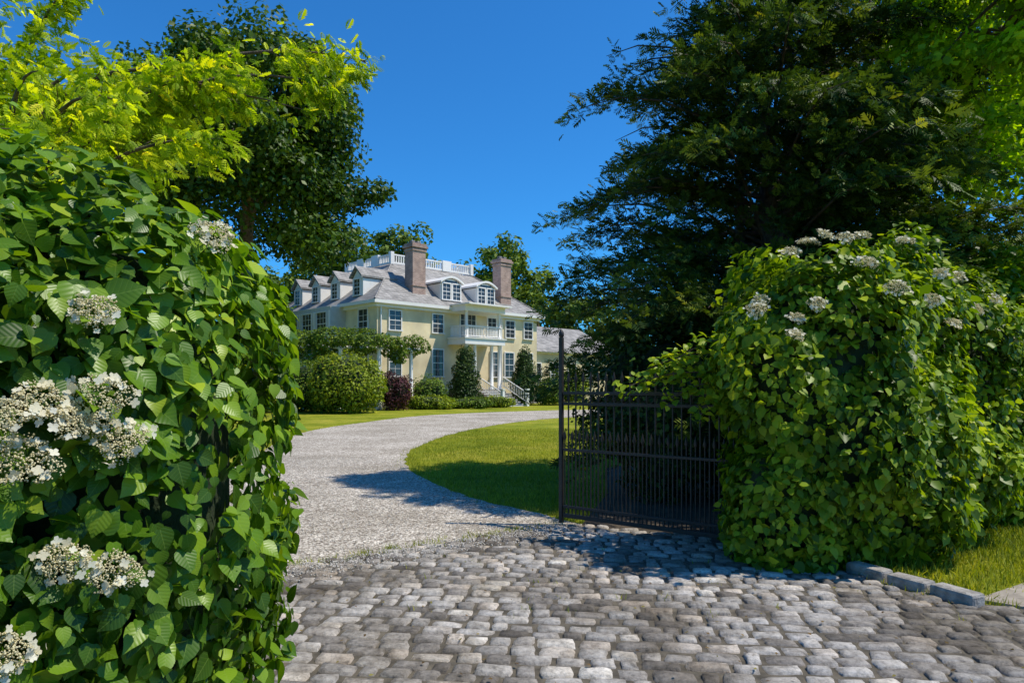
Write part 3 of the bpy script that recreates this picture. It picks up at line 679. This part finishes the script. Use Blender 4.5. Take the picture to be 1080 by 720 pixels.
def win_front(x,z0,z1,w,y=0.0,cols=2,rows=4):
    h=z1-z0; zc=(z0+z1)/2; f=.08
    GL.append((x,y-.01,zc,w,.06,h))
    FR.append((x-w/2-f/2,y-.035,zc,f,.13,h)); FR.append((x+w/2+f/2,y-.035,zc,f,.13,h))
    FR.append((x,y-.04,z1+f/2,w+2*f,.14,f)); FR.append((x,y-.06,z0-.05,w+.26,.2,.08)); FR.append((x,y-.043,zc,w,.05,.05))
    for i in range(1,cols): FR.append((x-w/2+w*i/cols,y-.045,zc,.022,.03,h))
    for i in range(1,rows):
        if i*2!=rows: FR.append((x,y-.047,z0+h*i/rows,w,.03,.022))
def win_side(y,z0,z1,w,x=0.0,cols=2,rows=4):
    h=z1-z0; zc=(z0+z1)/2; f=.08
    GL.append((x-.01,y,zc,.06,w,h))
    FR.append((x-.035,y-w/2-f/2,zc,.13,f,h)); FR.append((x-.035,y+w/2+f/2,zc,.13,f,h))
    FR.append((x-.04,y,z1+f/2,.14,w+2*f,f)); FR.append((x-.06,y,z0-.05,.2,w+.26,.08)); FR.append((x-.043,y,zc,.05,w,.05))
    for i in range(1,cols): FR.append((x-.045,y-w/2+w*i/cols,zc,.03,.022,h))
    for i in range(1,rows):
        if i*2!=rows: FR.append((x-.047,y,z0+h*i/rows,.03,w,.022))
for x in (1.45,5.2,12.6,14.7): win_front(x,5.35,6.65,.95)
for x in (1.45,5.2,10.9,12.5,14.7): win_front(x,2.2,4.1,.95)
win_front(8.1,5.1,6.9,1.5,cols=4); win_front(8.1,1.3,3.9,1.3,cols=2,rows=3); win_front(10.6,5.35,6.75,.9)
for y in (1.6,12.6): win_side(y,5.1,6.75,1.1); win_side(y,1.6,4.1,1.2)
boxes('side_bay',[(-.6,7.2,3.55,1.2,6.5,7.1)],M_sidew,house)
boxes('side_bay_trim',[(-.65,7.2,4.6,1.45,6.8,.18)]+[(-1.23,7.2+d,3.4,.1,.22,6.8) for d in (-3.1,-1.05,1.05,3.1)],M_white,house)
for y in (5.1,7.2,9.3): win_side(y,5.1,6.7,1.3,x=-1.2,cols=3); win_side(y,1.6,4.1,1.3,x=-1.2,cols=3)
def dormer(x,front=True,arched=True,w=2.0):
    z0=7.75; zb=9.0; y0=.15; yb=3.0; n=9; prof=[(-w/2,z0),(-w/2,zb)]
    prof+=[(-w/2+w*i/n,zb+.42*math.sin(math.pi*i/n)) for i in range(1,n)] if arched else [(0,zb+.7)]
    prof+=[(w/2,zb),(w/2,z0)]
    def mp(a,d,z): return (x+a,d,z) if front else (d,x-a,z)
    v=[mp(a,y0,z) for a,z in prof]+[mp(a,yb,z) for a,z in prof]; m=len(prof)
    fs=[tuple(range(m))]+[(i,i+1,m+i+1,m+i) for i in range(m-1)]
    mesh_obj('dormer_face',v,[fs[0],fs[1],fs[-1]],M_white,house)
    rv=[];top=prof[1:-1]; e=.14
    for dz in (.05,.19):
        for d in (y0-.22,yb):
            for a,z in top: rv.append(mp(a*(1+e/w*1.6),d,z+dz))
    k=len(top); f=[]
    for i in range(k-1):
        f+=[(i,i+1,k+i+1,k+i),(2*k+i,2*k+i+1,3*k+i+1,3*k+i),(i,i+1,2*k+i+1,2*k+i)]
    f+=[(0,2*k,3*k,k),(k-1,2*k-1,4*k-1,3*k-1)]
    mesh_obj('dormer_roof',rv,f,M_slate if not arched else M_white,house)
    if front:
        for q in ((-.48,.48) if w>1.5 else (0,)): win_front(x+q,z0+.12,zb+.02,.72 if w>1.5 else .7,y=y0,rows=4)
        if arched: GL.append((x,y0-.02,zb+.19,1.1,.05,.16))
    else: win_side(x,z0+.12,zb-.05,.75,x=y0)
dormer(6.6);dormer(10.1)
for y in (2.6,5.6,8.4,11.2): dormer(y,False,False,1.35)
px0,px1,pd=6.3,10.0,-1.9
boxes('portico_floor',[((px0+px1)/2,pd/2-.003,.62,px1-px0,abs(pd),1.2)],M_conc,house)
boxes('balcony_slab',[((px0+px1)/2,pd/2-.01,4.72,px1-px0+.3,abs(pd)+.15,.42),((px0+px1)/2,pd/2-.03,4.97,px1-px0+.5,abs(pd)+.3,.08)],M_white,house)
boxes('balcony_roof',[((px0+px1)/2,pd/2-.01,7.12,px1-px0+.3,abs(pd)+.15,.42),((px0+px1)/2,pd/2-.55,7.38,px1-px0+.6,abs(pd)+.3,.1)],M_white,house)
cols=[]
for x in (px0+.2,px1-.2,px0+1.0,px1-1.0):
    cols.append(([(x,pd+.2,1.22),(x,pd+.2,1.32),(x,pd+.2,1.36),(x,pd+.2,4.4),(x,pd+.2,4.45),(x,pd+.2,4.51)],[.2,.2,.15,.13,.18,.18]))
    if x in (px0+.2,px1-.2): cols.append(([(x,pd+.2,5.0),(x,pd+.2,5.1),(x,pd+.2,5.12),(x,pd+.2,6.8),(x,pd+.2,6.92)],[.15,.15,.11,.10,.15]))
tubes('columns',cols,M_white,house,14)
bal=[((px0+px1)/2,pd+.1,5.85,px1-px0-.1,.1,.08),((px0+px1)/2,pd+.1,5.12,px1-px0-.1,.08,.06)]
for x in (px0+.05,px1-.05): bal+=[(x,pd/2,5.85,.1,abs(pd)-.1,.078),(x,pd/2,5.12,.08,abs(pd)-.1,.058)]
for i in range(1,24): bal.append((px0+(px1-px0)*i/24,pd+.1,5.48,.05,.05,.68))
for i in range(1,12):
    for x in (px0+.05,px1-.05): bal.append((x,pd*i/12,5.48,.05,.05,.68))
boxes('balcony_balustrade',bal,M_white,house)
st=[];sx0,sx1=7.5,10.0
for i in range(8):
    z=1.2-.15*(i+1); st.append(((sx0+sx1)/2,pd-.3*i-.15-.003,z/2,sx1-sx0,.3,z) if z>.02 else ((sx0+sx1)/2,pd-.3*i-.15,.02,sx1-sx0,.3,.04))
boxes('entry_steps',st,M_conc,house)
boxes('step_nosings',[(s[0],s[1]-.16,s[2]*2+.0,s[3]+.02,.04,.05) for s in st],M_white,house)
rl=[]
for x in (sx0,sx1):
    rl.append(([(x,pd,2.15),(x,pd-2.5,.98)],[.045,.045])); rl.append(([(x,pd,1.5),(x,pd-2.5,.3)],[.03,.03]))
    for i in range(15): 
        t=i/14; rl.append(([(x,pd-2.5*t,1.45-1.15*t),(x,pd-2.5*t,2.15-1.17*t)],[.02,.02]))
tubes('stair_railing',rl,M_white,house,6)
boxes('newel_posts',[(x,pd-2.55,.6,.2,.2,1.2) for x in (sx0,sx1)]+[(x,pd-2.55,1.23,.27,.27,.07) for x in (sx0,sx1)],M_white,house)
boxes('wing_walls',[(Wd+6.5,4.5,2.2,13,6.5,4.4)],M_stucco,house)
v=[(Wd+.02,.8,4.42),(Wd+13.5,.8,4.42),(Wd+13.5,8.2,4.42),(Wd+.02,8.2,4.42),(Wd+.02,4.5,7.0),(Wd+11,4.5,7.0)]
mesh_obj('wing_roof',v,[(0,1,5,4),(1,2,5),(2,3,4,5),(3,0,4),(3,2,1,0)],M_slate,house)
boxes('wing_cornice',[(Wd+6.55,4.5,4.36,13.3,6.9,.1)],M_white,house)
for x in (1.3,3.6,6,8.5): win_front(Wd+x,1.6,3.4,1.0,y=1.25)
boxes('rear_wing',[(2.8,Dp+4,2.9,8,8,5.8)],M_sidew,house)
for y in (Dp+2,Dp+4.4,Dp+6.6): win_side(y,3.6,5.1,1.0,x=-1.2); win_side(y,1.0,2.9,1.0,x=-1.2)
v=[(-1.5,Dp+.51,5.82),(7,Dp+.51,5.82),(7,Dp+8.3,5.82),(-1.5,Dp+8.3,5.82),(1.4,Dp+.51,7.9),(4.5,Dp+.51,7.9),(4.5,Dp+6,7.9),(1.4,Dp+6,7.9)]
mesh_obj('rear_wing_roof',v,[(0,1,5,4),(1,2,6,5),(2,3,7,6),(3,0,4,7),(4,5,6,7)],M_slate,house)
boxes('window_frames',FR,M_white,house); boxes('window_glass',GL,M_glass,house)
tubes('downspouts',[([(.25,-.1,.3),(.25,-.1,7.0)],[.06,.06]),([(11.6,-.1,.3),(11.6,-.1,7.0)],[.06,.06])],M_white,house,6)

pg=empty('pergola')
pl=[]
for x,y in [(-13.0,43.0),(-10.6,42.2),(-8.4,43.0),(-6.6,44.6)]: pl.append(([(x,y,0),(x,y,.15),(x,y,.2),(x,y,3.7),(x,y,3.8)],[.2,.2,.14,.12,.18]))
tubes('posts',pl,M_white,pg,12)
tubes('beams',[([(-13.6,43.2,3.88),(-10.6,42.2,3.88)],[.09,.09]),([(-10.6,42.2,3.88),(-8.4,43.0,3.88),(-6.1,45.0,3.88)],[.09]*3)]+[([(-13.4+i*.8,42.0+.12*i,4.02),(-13.6+i*.8,45+.1*i,4.02)],[.05,.05]) for i in range(9)],M_white,pg,6)
plant_mass('climbing_vine',[(-13.2,43.4,4.2,1.5,1.1,.75),(-11.4,42.9,4.35,1.5,1.1,.8),(-9.6,42.9,4.3,1.5,1.1,.8),(-7.9,43.8,4.2,1.2,.9,.65),(-6.6,44.9,4.15,.9,.7,.6),(-12.2,42.7,3.3,.9,.6,1.1),(-7.3,44.0,3.6,.5,.4,.8)],15000,.15,DIAM,M_mid,amp=.35,freq=1.0,core=False)
